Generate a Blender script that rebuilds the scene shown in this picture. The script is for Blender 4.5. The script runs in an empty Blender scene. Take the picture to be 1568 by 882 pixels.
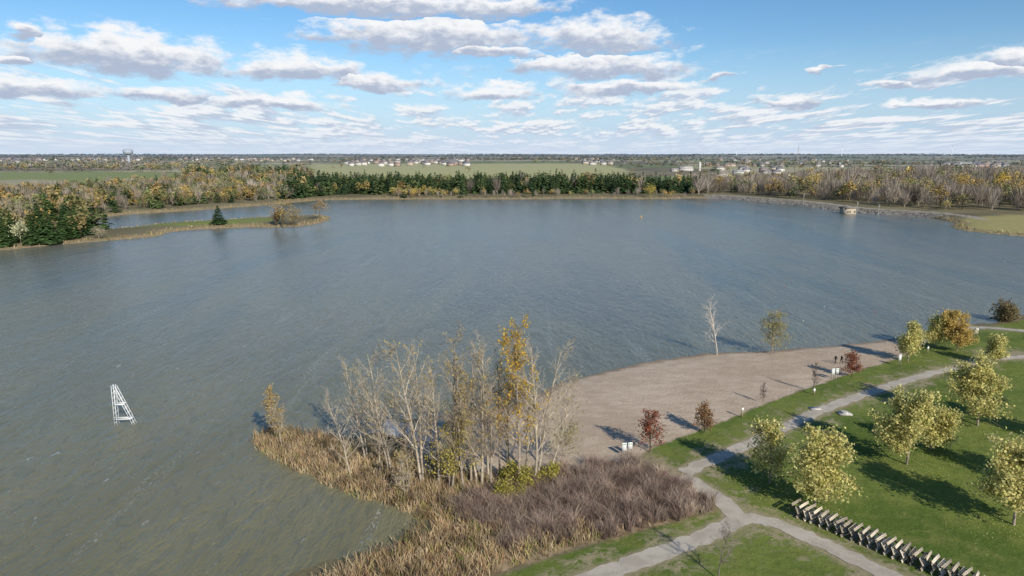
import bpy, math, random, numpy as np
from mathutils import Vector, Matrix, Quaternion
rng=np.random.default_rng(11); random.seed(11)
scene=bpy.context.scene
CAM_H=40.0; PITCH=math.radians(11.15); FPX=1045.3
SP,CP=math.sin(PITCH),math.cos(PITCH)
def G(u,v,z=0.0):
    xr=(u-784)/FPX; yd=(v-441)/FPX
    t=(CAM_H-z)/(SP+yd*CP)
    return (xr*t, t*(CP-yd*SP))
def treeh(y,z,vt):
    yd=(vt-441)/FPX
    return CAM_H - y*(SP+yd*CP)/(CP-yd*SP) - z
def GP(lst,z=0.0): return [G(u,v,z) for u,v in lst]
def chaikin(p,n=1):
    for _ in range(n):
        q=[]
        for i in range(len(p)):
            a=p[i];b=p[(i+1)%len(p)]
            q.append((a[0]*.75+b[0]*.25,a[1]*.75+b[1]*.25)); q.append((a[0]*.25+b[0]*.75,a[1]*.25+b[1]*.75))
        p=q
    return p
def sdpoly(x,y,poly):
    x=np.asarray(x,float);y=np.asarray(y,float)
    d=np.full(x.shape,1e18); ins=np.zeros(x.shape,bool)
    n=len(poly)
    for i in range(n):
        ax,ay=poly[i];bx,by=poly[(i+1)%n]
        ex,ey=bx-ax,by-ay; l2=ex*ex+ey*ey+1e-12
        wx=x-ax;wy=y-ay
        t=np.clip((wx*ex+wy*ey)/l2,0,1)
        d=np.minimum(d,(wx-ex*t)**2+(wy-ey*t)**2)
        if ay!=by:
            ins^=((ay>y)!=(by>y))&(x<ex*(y-ay)/(by-ay)+ax)
    d=np.sqrt(d)
    return np.where(ins,d,-d)
def dline(x,y,pts):
    d=np.full(np.shape(x),1e18)
    for (ax,ay),(bx,by) in zip(pts[:-1],pts[1:]):
        ex,ey=bx-ax,by-ay;wx=x-ax;wy=y-ay
        t=np.clip((wx*ex+wy*ey)/(ex*ex+ey*ey+1e-9),0,1)
        d=np.minimum(d,(wx-ex*t)**2+(wy-ey*t)**2)
    return np.sqrt(d)
def nz(x,y,s,seed):
    r=np.random.default_rng(seed); o=0
    for k in range(7):
        a=r.uniform(0,6.28);f=r.uniform(.6,1.8)/s*6.28
        o=o+np.sin((x*math.cos(a)+y*math.sin(a))*f+r.uniform(0,6.28))
    return o/3.2
def sst(a,b,x):
    t=np.clip((x-a)/(b-a),0,1); return t*t*(3-2*t)

LAKE=chaikin(GP([(300,960),(430,884),(520,852),(600,832),(655,812),(665,800),(640,784),(590,768),(545,752),(510,738),(480,722),(440,708),(410,692),(393,675),(398,662),(430,658),(470,664),(520,670),(560,668),(590,650),(640,640),(700,634),(760,626),(810,611),(860,584),(940,565),(1010,550),(1090,540),(1170,538),(1240,532),(1320,525),(1400,514),(1450,503),(1485,495),(1530,495),(1530,489),(1495,488),(1530,484),(1600,480),(1750,470),(1900,400),(1750,374),(1568,362),(1500,356),(1455,350),(1470,343),(1440,336),(1400,331),(1310,326),(1275,322),(1220,314),(1150,308),(1080,303),(1000,305),(900,304),(800,305),(700,305),(600,305),(500,306),(480,307),(420,313),(300,322),(200,328),(145,334),(140,340),(150,348),(170,352),(200,350),(245,344),(300,341),(400,335),(460,332),(500,331),(506,337),(470,346),(430,348),(380,348),(300,351),(250,356),(247,362),(160,369),(110,373),(60,377),(0,384),(-100,392),(-300,420),(-1500,700),(-2500,960)]),1)
hillR=G(1430,296); hillL=G(120,292)
def sdland(x,y):
    x=np.asarray(x,float);y=np.asarray(y,float)
    k=sst(200,420,y)
    amp=.35+k*1.8
    wx=x+amp*nz(x,y,5,1); wy=y+amp*nz(x,y,6,2)
    out=np.full(x.shape,300.0)
    m=(y<1050)&(y>-400)&(np.abs(x)<1800)
    out[m]=-sdpoly(wx[m],wy[m],LAKE)
    return out
def height(x,y,sd=None):
    x=np.asarray(x,float);y=np.asarray(y,float)
    if sd is None: sd=sdland(x,y)
    k=sst(200,420,y)
    near=.7*(1-np.exp(-np.maximum(sd,0)*.1)); far=2.2*(1-np.exp(-np.maximum(sd,0)*.15))
    h=np.where(sd>0,near*(1-k)+far*k,np.maximum(sd*.18,-2.5))
    r=np.hypot(x,y)
    g=10*np.exp(-(((x-hillR[0]-40)/170)**2+((y-hillR[1])/150)**2))+7*np.exp(-(((x-hillL[0])/200)**2+((y-hillL[1]-200)/200)**2))
    h=h+np.where(sd>0,g*(1-np.exp(-np.maximum(sd,0)/60)),0)
    kk=sst(1100,3500,r)
    h=h+kk*(5+9*nz(x,y,3500,5))
    h=h+sst(4000,9000,r)*10
    return h
def hz(x,y): return float(height(np.array([x]),np.array([y]))[0])

# ---------------- mesh helpers
def build(name,parts,mats,smooth=False,parent=None,loc=None):
    V=[];F=[];C=[];M=[];o=0
    for V_,F_,C_,mi in parts:
        V_=np.asarray(V_,float).reshape(-1,3);F_=np.asarray(F_,int).reshape(-1,4)
        C_=np.asarray(C_,float)
        if C_.ndim==1: C_=np.tile(C_,(len(V_),1))
        V.append(V_);F.append(F_+o);C.append(C_);M.append(np.full(len(F_),mi));o+=len(V_)
    V=np.concatenate(V);F=np.concatenate(F);C=np.concatenate(C);M=np.concatenate(M)
    me=bpy.data.meshes.new(name)
    me.vertices.add(len(V));me.vertices.foreach_set('co',V.astype(np.float32).ravel())
    me.loops.add(F.size);me.loops.foreach_set('vertex_index',F.astype(np.int32).ravel())
    me.polygons.add(len(F));me.polygons.foreach_set('loop_start',np.arange(0,F.size,4,dtype=np.int32))
    me.polygons.foreach_set('loop_total',np.full(len(F),4,dtype=np.int32))
    me.polygons.foreach_set('material_index',M.astype(np.int32))
    me.update(calc_edges=True)
    a=me.color_attributes.new('Col','FLOAT_COLOR','POINT')
    a.data.foreach_set('color',np.c_[C,np.ones(len(C))].astype(np.float32).ravel())
    for m in mats: me.materials.append(m)
    if smooth: me.shade_smooth()
    ob=bpy.data.objects.new(name,me);scene.collection.objects.link(ob)
    if parent: ob.parent=parent
    if loc is not None: ob.location=loc
    return ob
def empty(name,loc=(0,0,0),rz=0):
    e=bpy.data.objects.new(name,None);scene.collection.objects.link(e);e.location=loc;e.rotation_euler=(0,0,rz);return e
BF=np.array([[0,1,3,2],[4,6,7,5],[0,4,5,1],[2,3,7,6],[0,2,6,4],[1,5,7,3]])
def box(c,s,R=None):
    V=np.array([[x,y,z] for x in(-.5,.5) for y in(-.5,.5) for z in(-.5,.5)])*np.array(s)
    if R is not None: V=V@np.array(R).T
    return V+np.array(c),BF
def beam(a,b,w,h=None):
    a=np.array(a,float);b=np.array(b,float);h=h or w
    d=b-a;L=np.linalg.norm(d);d/=L
    ref=np.array([0,0,1.]) if abs(d[2])<.95 else np.array([1.,0,0])
    u=np.cross(ref,d);u/=np.linalg.norm(u);v=np.cross(d,u)
    return box((a+b)/2,(L,w,h),np.c_[d,u,v])
def tubes(P0,P1,R0,R1,k=4):
    P0=np.asarray(P0,float);P1=np.asarray(P1,float);R0=np.asarray(R0,float);R1=np.asarray(R1,float)
    D=P1-P0;D/=np.linalg.norm(D,axis=1,keepdims=True)+1e-9
    ref=np.where(np.abs(D[:,2:3])<.9,[[0,0,1.]],[[1.,0,0]])
    U=np.cross(D,ref);U/=np.linalg.norm(U,axis=1,keepdims=True);W=np.cross(D,U)
    an=np.arange(k)*2*math.pi/k
    off=np.cos(an)[None,:,None]*U[:,None]+np.sin(an)[None,:,None]*W[:,None]
    V=np.concatenate([P0[:,None]+off*R0[:,None,None],P1[:,None]+off*R1[:,None,None]],1)
    j=np.arange(k);f=np.stack([j,(j+1)%k,k+(j+1)%k,k+j],1)
    F=f[None]+(np.arange(len(P0))*2*k)[:,None,None]
    return V.reshape(-1,3),F.reshape(-1,4)
def rvec(n):
    v=rng.normal(size=(n,3));return v/np.linalg.norm(v,axis=1,keepdims=True)
def quads(P,s,asp=.75,flat=0):
    n=len(P);a=rvec(n);b=rvec(n)
    if flat: a[:,2]*=flat;b[:,2]*=flat;a/=np.linalg.norm(a,axis=1,keepdims=True)
    b-=a*(a*b).sum(1,keepdims=True);b/=np.linalg.norm(b,axis=1,keepdims=True)
    s=np.broadcast_to(s,(n,))[:,None]
    V=np.stack([P-a*s,P-b*s*asp,P+a*s,P+b*s*asp],1).reshape(-1,3)
    return V,np.arange(4*n).reshape(-1,4)
def rep(C,k): return np.repeat(C,k,axis=0)

# ---------------- materials
def newmat(name):
    m=bpy.data.materials.new(name);m.use_nodes=True;nt=m.node_tree;nt.nodes.clear()
    o=nt.nodes.new('ShaderNodeOutputMaterial');return m,nt,o
def colmat(name,rough=.8,trans=0,nscale=2.0,namp=.35,bump=0,spec=.3,metal=0):
    m,nt,o=newmat(name);N=nt.nodes;L=nt.links
    at=N.new('ShaderNodeAttribute');at.attribute_name='Col'
    tc=N.new('ShaderNodeTexCoord');no=N.new('ShaderNodeTexNoise');no.inputs['Scale'].default_value=nscale;no.inputs['Detail'].default_value=1
    L.new(tc.outputs['Object'],no.inputs['Vector'])
    mr=N.new('ShaderNodeMapRange');mr.inputs[1].default_value=.25;mr.inputs[2].default_value=.75;mr.inputs[3].default_value=1-namp;mr.inputs[4].default_value=1+namp
    L.new(no.outputs['Fac'],mr.inputs[0])
    vm=N.new('ShaderNodeVectorMath');vm.operation='SCALE';L.new(at.outputs['Color'],vm.inputs[0]);L.new(mr.outputs[0],vm.inputs['Scale'])
    if trans:
        p=N.new('ShaderNodeBsdfDiffuse');L.new(vm.outputs[0],p.inputs['Color'])
    else:
        p=N.new('ShaderNodeBsdfPrincipled');p.inputs['Roughness'].default_value=rough;p.inputs['Specular IOR Level'].default_value=spec;p.inputs['Metallic'].default_value=metal
        L.new(vm.outputs[0],p.inputs['Base Color'])
    if bump:
        b=N.new('ShaderNodeBump');b.inputs['Strength'].default_value=bump;b.inputs['Distance'].default_value=.05;L.new(no.outputs['Fac'],b.inputs['Height']);L.new(b.outputs[0],p.inputs['Normal'])
    if trans:
        t=N.new('ShaderNodeBsdfTranslucent');L.new(vm.outputs[0],t.inputs['Color']);x=N.new('ShaderNodeMixShader');x.inputs[0].default_value=trans
        L.new(p.outputs[0],x.inputs[1]);L.new(t.outputs[0],x.inputs[2]);L.new(x.outputs[0],o.inputs[0])
    else: L.new(p.outputs[0],o.inputs[0])
    return m
M_bark=colmat('bark',.9,0,3,.3,.3,.1)
M_leaf=colmat('leaf',.7,.45,1.5,.2,0,.15)
M_far=colmat('distant_foliage',.9,.2,.05,.3,0,.05)
M_reed=colmat('reed',.85,.3,.4,.4,0,.1)
M_paint=colmat('paint',.5,0,6,.08)
M_wood=colmat('weathered_wood',.85,0,5,.3,.3,.1)
M_conc=colmat('concrete',.9,0,1.5,.25,.3,.1)

# ---------------- terrain
th=np.concatenate([np.arange(-180,-51,3.0),np.arange(-51,51,.18),np.arange(51,180,3.0)])
th=np.radians(th)
rr=[.01,5,10,15,20,25,30]
r=30
while r<1500: r*=1.008; rr.append(r)
while r<16000: r*=1.03; rr.append(r)
rr=np.array(rr)
nT,nR=len(th),len(rr)
X=(rr[:,None]*np.sin(th)[None]).ravel();Y=(rr[:,None]*np.cos(th)[None]).ravel()
SD=sdland(X,Y);Z=height(X,Y,SD)
i=np.arange(nR-1)[:,None]*nT;j=np.arange(nT)[None]
jn=(j+1)%nT
Ft=np.stack([i+j,i+jn,i+nT+jn,i+nT+j],-1).reshape(-1,4)[:, ::-1]
SAND=chaikin(GP([(700,600),(860,560),(1010,535),(1170,520),(1320,510),(1480,490),(1500,500),(1440,512),(1400,532),(1385,546),(1320,566),(1240,594),(1150,628),(1100,649),(1050,668),(1000,686),(985,698),(960,706),(900,715),(850,722),(800,740),(740,730),(680,712),(640,690),(600,660)],.5))
REED=chaikin(GP([(380,640),(480,655),(560,675),(640,695),(700,722),(780,742),(850,722),(900,716),(960,712),(1000,722),(1050,742),(1095,768),(1100,782),(1050,796),(970,816),(880,840),(790,868),(710,900),(580,950),(350,960),(560,840),(640,800),(560,770),(380,700)],.5))
LAWN=chaikin(GP([(700,905),(880,843),(1050,796),(1105,782),(1095,765),(1040,738),(980,712),(985,698),(1000,686),(1050,668),(1100,649),(1150,628),(1240,594),(1320,566),(1385,546),(1400,532),(1440,512),(1500,500),(1620,480),(2400,470),(3000,900),(1500,1600),(800,1300)],.5))
THK=chaikin(GP([(700,775),(780,745),(900,715),(960,712),(1000,722),(1050,742),(1105,770),(1100,790),(980,812),(880,822),(780,818),(710,800)],.5))
P1=GP([(880,893),(940,872),(1000,851),(1050,832),(1100,812),(1128,797)],.7)
P2=GP([(1128,797),(1122,780),(1100,762),(1070,745),(1047,728)],.7)
P3=GP([(1047,724),(1075,711),(1110,696),(1160,674),(1210,650),(1260,627),(1310,608),(1370,588),(1430,570),(1480,560),(1515,549),(1570,546),(1700,540)],.7)
P4=GP([(1128,795),(1165,793),(1210,810),(1260,833),(1320,862),(1385,892),(1450,930)],.7)
P5=GP([(1440,507),(1500,498),(1568,505),(1650,512)],.7)
P6=GP([(1500,553),(1512,540),(1568,541)],.7)
P7=GP([(940,700),(985,708),(1030,722),(1060,738)],.7)
paths=[(P1,2.3),(P2,2.3),(P3,2.0),(P4,2.2),(P5,2.4)]
near=Y<330
def attr_near(f,default):
    o=np.full(X.shape,default,float);o[near]=f(X[near],Y[near]);return o
A_sand=attr_near(lambda x,y:sdpoly(x,y,SAND),-50)
A_reed=attr_near(lambda x,y:sdpoly(x,y,REED),-50)
A_lawn=attr_near(lambda x,y:sdpoly(x,y,LAWN),-50)
A_path=attr_near(lambda x,y:np.minimum.reduce([dline(x,y,p) for p,_ in paths]+[dline(x,y,P6),dline(x,y,P7)]),50)
# far colours
def hashc(a,b,s): 
    v=np.sin(a*127.1+b*311.7+s*74.7)*43758.5453; return v-np.floor(v)
wx=X+60*nz(X,Y,900,31);wy=Y+60*nz(X,Y,900,32)
ca,sa=math.cos(.25),math.sin(.25)
rx=wx*ca-wy*sa;ry=wx*sa+wy*ca
cid=hashc(np.floor(rx/420),np.floor(ry/300),1)
pal=np.array([[.18,.22,.08],[.40,.39,.18],[.40,.33,.21],[.24,.20,.12],[.22,.27,.10],[.46,.41,.25],[.17,.15,.09]])
C=pal[(cid*len(pal)).astype(int)]
base=np.array([.19,.165,.095])
k=sst(900,1050,np.hypot(X,Y))[:,None]
C=base*(1-k)+C*k
C=C*(1+.2*nz(X,Y,60,8))[:,None]
def paintp(poly,col,soft,lo=None):
    global C
    m=(Y>300)&(Y<6000)
    s=np.zeros(X.shape);s[m]=sst(-soft,soft,sdpoly(X[m],Y[m],poly)+soft*.8*nz(X[m],Y[m],soft*6,9))
    C=C*(1-s[:,None])+np.array(col)*s[:,None]
FIELD=GP([(480,279),(700,276),(780,274),(960,280),(960,262),(920,254),(480,253)])
FIELDL=GP([(-200,292),(120,290),(285,278),(285,266),(120,264),(-200,266)])
FIELDR=GP([(1130,282),(1330,280),(1420,270),(1300,264),(1130,266)])
paintp(FIELD,[.48,.46,.21],15)
paintp(FIELDL,[.25,.29,.10],12)
paintp(FIELDR,[.40,.36,.2],12)
paintp(GP([(-60,300),(70,298),(110,288),(40,280),(-60,282)]),[.38,.36,.22],6)
paintp(GP([(1440,352),(1568,364),(1800,380),(1800,332),(1568,334),(1470,340)]),[.38,.34,.14],5)
paintp(GP([(200,353),(330,348),(430,343),(400,336),(250,344)]),[.20,.24,.07],3)
rip=(X>G(1080,303)[0])&(Y>400)
s=(sst(13,9,SD)*rip*(Y>430))[:,None]*(X<G(1455,330)[0])[:,None];C=C*(1-s)+np.array([.27,.25,.22])*s
s=(sst(22,18,SD)*sst(13,15,SD)*rip)[:,None]*(X<G(1455,330)[0])[:,None];C=C*(1-s)+np.array([.40,.36,.30])*s
s=(sst(7,2,SD)*(Y>250)*(~rip))[:,None]*.8;C=C*(1-s)+np.array([.36,.28,.17])*s
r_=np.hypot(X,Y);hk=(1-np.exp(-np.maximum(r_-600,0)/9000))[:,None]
HZ=np.array([.25,.32,.43]);C=np.maximum(C*(1-hk)+HZ*hk,.01)  # bluish distance haze painted into the ground vertex colours
def haze(c,d):  # blends aerial haze into far tree colours by distance from the origin
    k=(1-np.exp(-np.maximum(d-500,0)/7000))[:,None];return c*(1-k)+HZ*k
gm,nt,o=newmat('terrain_ground');N=nt.nodes;L=nt.links
def nd(t,**kw):
    n=N.new(t)
    for a,b in kw.items(): setattr(n,a,b)
    return n
def lk(a,b): L.new(a,b)
def M(op,a,b=None,c=None,clamp=False):
    n=nd('ShaderNodeMath',operation=op,use_clamp=clamp)
    for i_,v in enumerate((a,b,c)):
        if v is None: continue
        if isinstance(v,(int,float)): n.inputs[i_].default_value=v
        else: lk(v,n.inputs[i_])
    return n.outputs[0]
def SS(x,a,b):
    n=nd('ShaderNodeMapRange',interpolation_type='SMOOTHSTEP');lk(x,n.inputs[0]);n.inputs[1].default_value=a;n.inputs[2].default_value=b;return n.outputs[0]
def noise(vec,s,det=5,rough=.55,dist=0):
    n=nd('ShaderNodeTexNoise');n.inputs['Scale'].default_value=s;n.inputs['Detail'].default_value=det;n.inputs['Roughness'].default_value=rough;n.inputs['Distortion'].default_value=dist
    lk(vec,n.inputs['Vector']);return n
def mapv(vec,sc,rot=0):
    n=nd('ShaderNodeMapping');n.inputs['Scale'].default_value=sc;n.inputs['Rotation'].default_value=(0,0,rot);lk(vec,n.inputs['Vector']);return n.outputs[0]
def mixc(f,a,b):
    n=nd('ShaderNodeMix',data_type='RGBA')
    if isinstance(f,(int,float)): n.inputs[0].default_value=f
    else: lk(f,n.inputs[0])
    for s_,v in ((6,a),(7,b)):
        if isinstance(v,tuple): n.inputs[s_].default_value=(*v,1)
        else: lk(v,n.inputs[s_])
    return n.outputs[2]
def attr(nm): return nd('ShaderNodeAttribute',attribute_name=nm)
tc=nd('ShaderNodeTexCoord').outputs['Object']
nA=noise(tc,.35,4,.6).outputs['Fac'];nB=noise(tc,2.2,3,.7).outputs['Fac'];nC=noise(tc,.06,3).outputs['Fac'];nD=noise(tc,.9,4,.65).outputs['Fac']
jit=M('MULTIPLY',M('SUBTRACT',nA,.5),3.0);jit2=M('MULTIPLY',M('SUBTRACT',nB,.5),1.6);jj=M('ADD',jit,jit2)
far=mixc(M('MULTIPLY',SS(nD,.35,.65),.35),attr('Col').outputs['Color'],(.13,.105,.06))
grass=mixc(SS(nC,.40,.60),(.088,.135,.024),(.155,.195,.042))
grass=mixc(M('MULTIPLY',SS(nD,.42,.62),.45),grass,(.075,.108,.02))
grass=mixc(M('MULTIPLY',SS(nA,.48,.66),.45),grass,(.20,.205,.06))
grass=mixc(M('MULTIPLY',SS(nB,.5,.72),.35),grass,(.22,.21,.08))
pd=attr('pathd').outputs['Fac']
worn=M('MULTIPLY',SS(M('ADD',pd,M('MULTIPLY',M('SUBTRACT',nA,.5),18.)),5.0,.2),.85)
worn=M('MAXIMUM',M('MULTIPLY',worn,SS(nD,.40,.55)),M('MULTIPLY',SS(pd,2.1,1.1),.8))
grass=mixc(worn,grass,(.34,.28,.18))
sandn=noise(mapv(tc,(.5,1.1,1),.5),.5,4,.65,.6).outputs['Fac']
track=noise(mapv(tc,(.10,1.3,1),-.55),.8,3,.6,1.2).outputs['Fac']
sand=mixc(SS(sandn,.35,.65),(.45,.350,.255),(.54,.435,.325))
sand=mixc(M('MULTIPLY',SS(nC,.42,.62),.5),sand,(.38,.285,.20))
sand=mixc(M('MULTIPLY',SS(track,.56,.68),.2),sand,(.30,.22,.155))
sand=mixc(M('MULTIPLY',SS(nA,.55,.68),.35),sand,(.58,.475,.36))
sand=mixc(M('MULTIPLY',SS(nB,.56,.70),.40),sand,(.31,.235,.17))
sh=attr('shore').outputs['Fac']
sand=mixc(M('MULTIPLY',SS(M('ADD',sh,M('MULTIPLY',jj,.7)),2.4,.4),.75),sand,(.20,.15,.105))
litter=mixc(SS(nD,.4,.6),(.19,.135,.08),(.36,.27,.165))
col=mixc(SS(M('ADD',attr('lawn').outputs['Fac'],M('MULTIPLY',jj,.5)),-.4,.4),far,grass)
col=mixc(SS(M('ADD',attr('sand').outputs['Fac'],M('MULTIPLY',jj,.6)),-.4,.4),col,sand)
col=mixc(SS(M('ADD',attr('reed').outputs['Fac'],jj),-.6,.6),col,litter)
p=nd('ShaderNodeBsdfPrincipled');p.inputs['Roughness'].default_value=.95;p.inputs['Specular IOR Level'].default_value=.1
lk(col,p.inputs['Base Color'])
b=nd('ShaderNodeBump');b.inputs['Strength'].default_value=.7;b.inputs['Distance'].default_value=.14;lk(M('ADD',nB,nD),b.inputs['Height']);lk(b.outputs[0],p.inputs['Normal']);lk(p.outputs[0],o.inputs[0])
ter=build('ground',[(np.c_[X,Y,Z],Ft,C,0)],[gm],smooth=True)
for nm,a_ in (('sand',A_sand),('reed',A_reed),('lawn',A_lawn),('pathd',A_path),('shore',SD)):
    at=ter.data.attributes.new(nm,'FLOAT','POINT');at.data.foreach_set('value',a_.astype(np.float32))

# ---------------- water
wm,nt,o=newmat('lake_water');N=nt.nodes;L=nt.links
tc=nd('ShaderNodeTexCoord').outputs['Object']
w1=noise(mapv(tc,(1,.34,1),math.radians(28)),.95,3,.62,.5).outputs['Fac']
w2=noise(mapv(tc,(1,.5,1),math.radians(40)),3.0,1,.6).outputs['Fac']
w3=noise(mapv(tc,(1,.3,1),math.radians(22)),.2,2,.6,.3).outputs['Fac']
big=noise(mapv(tc,(1,.22,1),math.radians(-48)),.022,5,.65,.5).outputs['Fac']
st=noise(mapv(tc,(.25,.014,1),math.radians(-52)),1,3,.65,.3).outputs['Fac']
sy=nd('ShaderNodeSeparateXYZ');lk(tc,sy.inputs[0])
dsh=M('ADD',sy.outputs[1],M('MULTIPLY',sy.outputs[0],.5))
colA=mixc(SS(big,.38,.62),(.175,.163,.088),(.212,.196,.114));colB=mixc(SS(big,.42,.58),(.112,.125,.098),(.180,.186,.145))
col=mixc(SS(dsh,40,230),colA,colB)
col=mixc(M('MULTIPLY',SS(w1,.5,.38),.25),col,(.09,.097,.07))
fo=M('MULTIPLY',SS(st,.60,.70),.4)
cap=M('MULTIPLY',SS(noise(mapv(tc,(1,.25,1),math.radians(-30)),.9,3,.7).outputs['Fac'],.67,.73),.6)
col=mixc(M('MAXIMUM',M('MULTIPLY',fo,SS(w2,.5,.65)),cap),col,(.52,.53,.50))
p=nd('ShaderNodeBsdfPrincipled');p.inputs['Roughness'].default_value=.18;p.inputs['IOR'].default_value=1.33;p.inputs['Specular IOR Level'].default_value=.46
lk(col,p.inputs['Base Color'])
hh=M('ADD',M('ADD',M('MULTIPLY',w1,1.0),M('MULTIPLY',w2,.22)),M('MULTIPLY',w3,1.3))
b=nd('ShaderNodeBump');b.inputs['Strength'].default_value=1
lk(M('ADD',.24,M('MULTIPLY',SS(big,.4,.6),.2)),b.inputs['Distance']);lk(hh,b.inputs['Height']);lk(b.outputs[0],p.inputs['Normal']);lk(p.outputs[0],o.inputs[0])
build('lake_water',[(np.array([[-1900,-300,0],[1900,-300,0],[1900,1000,0],[-1900,1000,0]]),[[0,1,2,3]],[.1,.1,.1],0)],[wm])

# ---------------- paths
pm,nt,o=newmat('gravel_path');N=nt.nodes;L=nt.links
tc=nd('ShaderNodeTexCoord').outputs['Object']
n1=noise(tc,.5,5,.6).outputs['Fac'];n2=noise(tc,6,4,.7).outputs['Fac']
c=mixc(SS(n1,.35,.65),(.39,.34,.27),(.50,.445,.36));c=mixc(M('MULTIPLY',SS(n2,.5,.7),.5),c,(.27,.225,.16))
p=nd('ShaderNodeBsdfPrincipled');p.inputs['Roughness'].default_value=.95;lk(c,p.inputs['Base Color']);lk(p.outputs[0],o.inputs[0])
def strip(pts,w,z,seed):
    P=[np.array(q) for q in pts]; D=[]
    for a,b_ in zip(P[:-1],P[1:]):
        n=max(2,int(np.linalg.norm(b_-a)/.6))
        for t in np.linspace(0,1,n,endpoint=False): D.append(a+(b_-a)*t)
    D.append(P[-1]);D=np.array(D)
    for _ in range(6): D[1:-1]=(D[:-2]+D[1:-1]*2+D[2:])/4
    T=np.gradient(D,axis=0);T/=np.linalg.norm(T,axis=1,keepdims=True);Nn=np.c_[-T[:,1],T[:,0]]
    w1=w/2+.18*nz(D[:,0],D[:,1],2.2,seed)+.09*rng.normal(size=len(D))
    w2=w/2+.18*nz(D[:,0],D[:,1],2.6,seed+1)+.09*rng.normal(size=len(D))
    A=D+Nn*w1[:,None];B=D-Nn*w2[:,None]
    V=np.empty((2*len(D),3));V[0::2,:2]=A;V[1::2,:2]=B
    V[:,2]=height(V[:,0],V[:,1])+z
    n=len(D)-1;k_=np.arange(n)*2
    return V,np.stack([k_,k_+1,k_+3,k_+2],1)[:, ::-1]
for q,(pp,w) in enumerate(paths):
    V,F_=strip(pp,w,.03+.006*q,40+q)
    build('gravel_path',[(V,F_,[.3,.3,.3],0)],[pm])

# ---------------- trees
def unit(v): return v/ (v.length+1e-9)
def grow(p,d,Ln,r,lv,par,out,pts):
    n=par['n'][lv];seg=Ln/n;mx=len(par['n'])-1
    rend=r*(par['tip'] if lv<mx else .5)
    for i_ in range(n):
        wb=par['wob'][lv]
        d=unit(d+Vector((random.gauss(0,wb),random.gauss(0,wb),random.gauss(0,wb)))+Vector((0,0,par['up'][lv])))
        p2=p+d*seg;fr=(i_+1)/n
        ra=r+(rend-r)*(i_/n);rb=r+(rend-r)*fr
        out.append((*p,*p2,ra,rb,lv))
        if lv>=par['leaflv']: pts.append((*p2,))
        if lv<mx and fr>=par['start'][lv]:
            kk=par['kids'][lv];kk=int(kk)+(random.random()<kk-int(kk))
            for _ in range(kk):
                az=random.uniform(0,6.283);an=math.radians(random.gauss(par['ang'][lv],8))
                u=d.orthogonal().normalized();u.rotate(Quaternion(d,az))
                cd=unit(d*math.cos(an)+u*math.sin(an))
                cl=Ln*par['ratio'][lv]*(1-par['fall'][lv]*(fr-par['start'][lv])/(1.001-par['start'][lv]))*random.uniform(.7,1.15)
                grow(p+d*seg*random.random(),cd,cl,max(rb*par['rr'],.010),lv+1,par,out,pts)
        p=p2
PB=dict(n=[10,4,3,2],wob=[.035,.10,.14,.18],up=[.03,.10,.08,.05],start=[.25,.25,.2],kids=[2.4,2.6,1.9],ang=[38,36,38],ratio=[.36,.46,.5],fall=[.6,.5,.4],tip=.25,rr=.45,leaflv=2)
PL=dict(n=[7,4,3],wob=[.05,.12,.2],up=[.02,.08,.03],start=[.22,.25],kids=[4.5,3.2],ang=[58,45],ratio=[.40,.5],fall=[.45,.3],tip=.2,rr=.45,leaflv=1)
def make_tree(name,u,v,vt,par,bark,leafcol=None,nleaf=0,ls=.1,jit_=.2,spread=1,lean=(0,0),zlo=0,zhi=9,stems=1,rk=.014,zb=.6,h=None):
    x,y=G(u,v,zb);z=hz(x,y)
    if h is None: h=treeh(y,z,vt)
    out=[];pts=[]
    for s_ in range(stems):
        a=random.uniform(0,6.28);o_=Vector((math.cos(a),math.sin(a),0))*(.35 if stems>1 else 0)
        d=unit(Vector((lean[0],lean[1],1))+o_*.35)
        hs=h*(1 if s_==0 else random.uniform(.65,.95))
        grow(Vector(o_)+Vector((0,0,-.2)),d,hs,hs*rk,0,par,out,pts)
    S=np.array(out);zmax=S[:,5].max();S[:,[2,5]]*=h/zmax
    S[:,[0,1,3,4]]*=spread
    parts=[];bark=np.array(bark)
    big_=S[:,8]<=1
    for mk,kk in((big_,6),(~big_,3)):
        q=S[mk]
        if len(q)==0: continue
        V,F_=tubes(q[:,:3],q[:,3:6],q[:,6],q[:,7],kk)
        sh=np.where(q[:,8]<1,.85,1.1)*rng.uniform(.75,1.2,len(q))
        parts.append((V,F_,rep(bark[None]*sh[:,None],2*kk),0))
    if nleaf:
        P=np.array(pts);P[:,2]*=h/zmax;P[:,:2]*=spread
        P=P[(P[:,2]>zlo*h)&(P[:,2]<zhi*h)]
        w=rng.random(len(P))**2+.02;w*= (nz(P[:,0]*1.0+x,P[:,1]+P[:,2],1.6,3)>-.5)+.12
        idx=rng.choice(len(P),nleaf,p=w/w.sum())
        Q=P[idx]+rng.normal(size=(nleaf,3))*jit_
        V,F_=quads(Q,ls*rng.uniform(.6,1.3,nleaf))
        lc=np.array(leafcol);lc=lc[rng.integers(0,len(lc),nleaf)] if lc.ndim==2 else np.tile(lc,(nleaf,1))
        lc=lc*rng.uniform(.6,1.3,(nleaf,1))
        parts.append((V,F_,rep(lc,4),1))
    ob=build(name,parts,[M_bark,M_leaf]);ob.location=(x,y,z);return ob
pale=[.46,.39,.30];grey=[.34,.28,.22];dk=[.14,.11,.085]
gold=[[.74,.47,.07],[.70,.44,.07],[.58,.46,.13]];yell=[[.72,.63,.24],[.66,.61,.26],[.50,.52,.18],[.76,.66,.30]]
lows=[[.48,.37,.16],[.54,.41,.16],[.38,.32,.15]]
pinkish=[[.50,.36,.18],[.46,.34,.17],[.54,.42,.18]]
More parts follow.
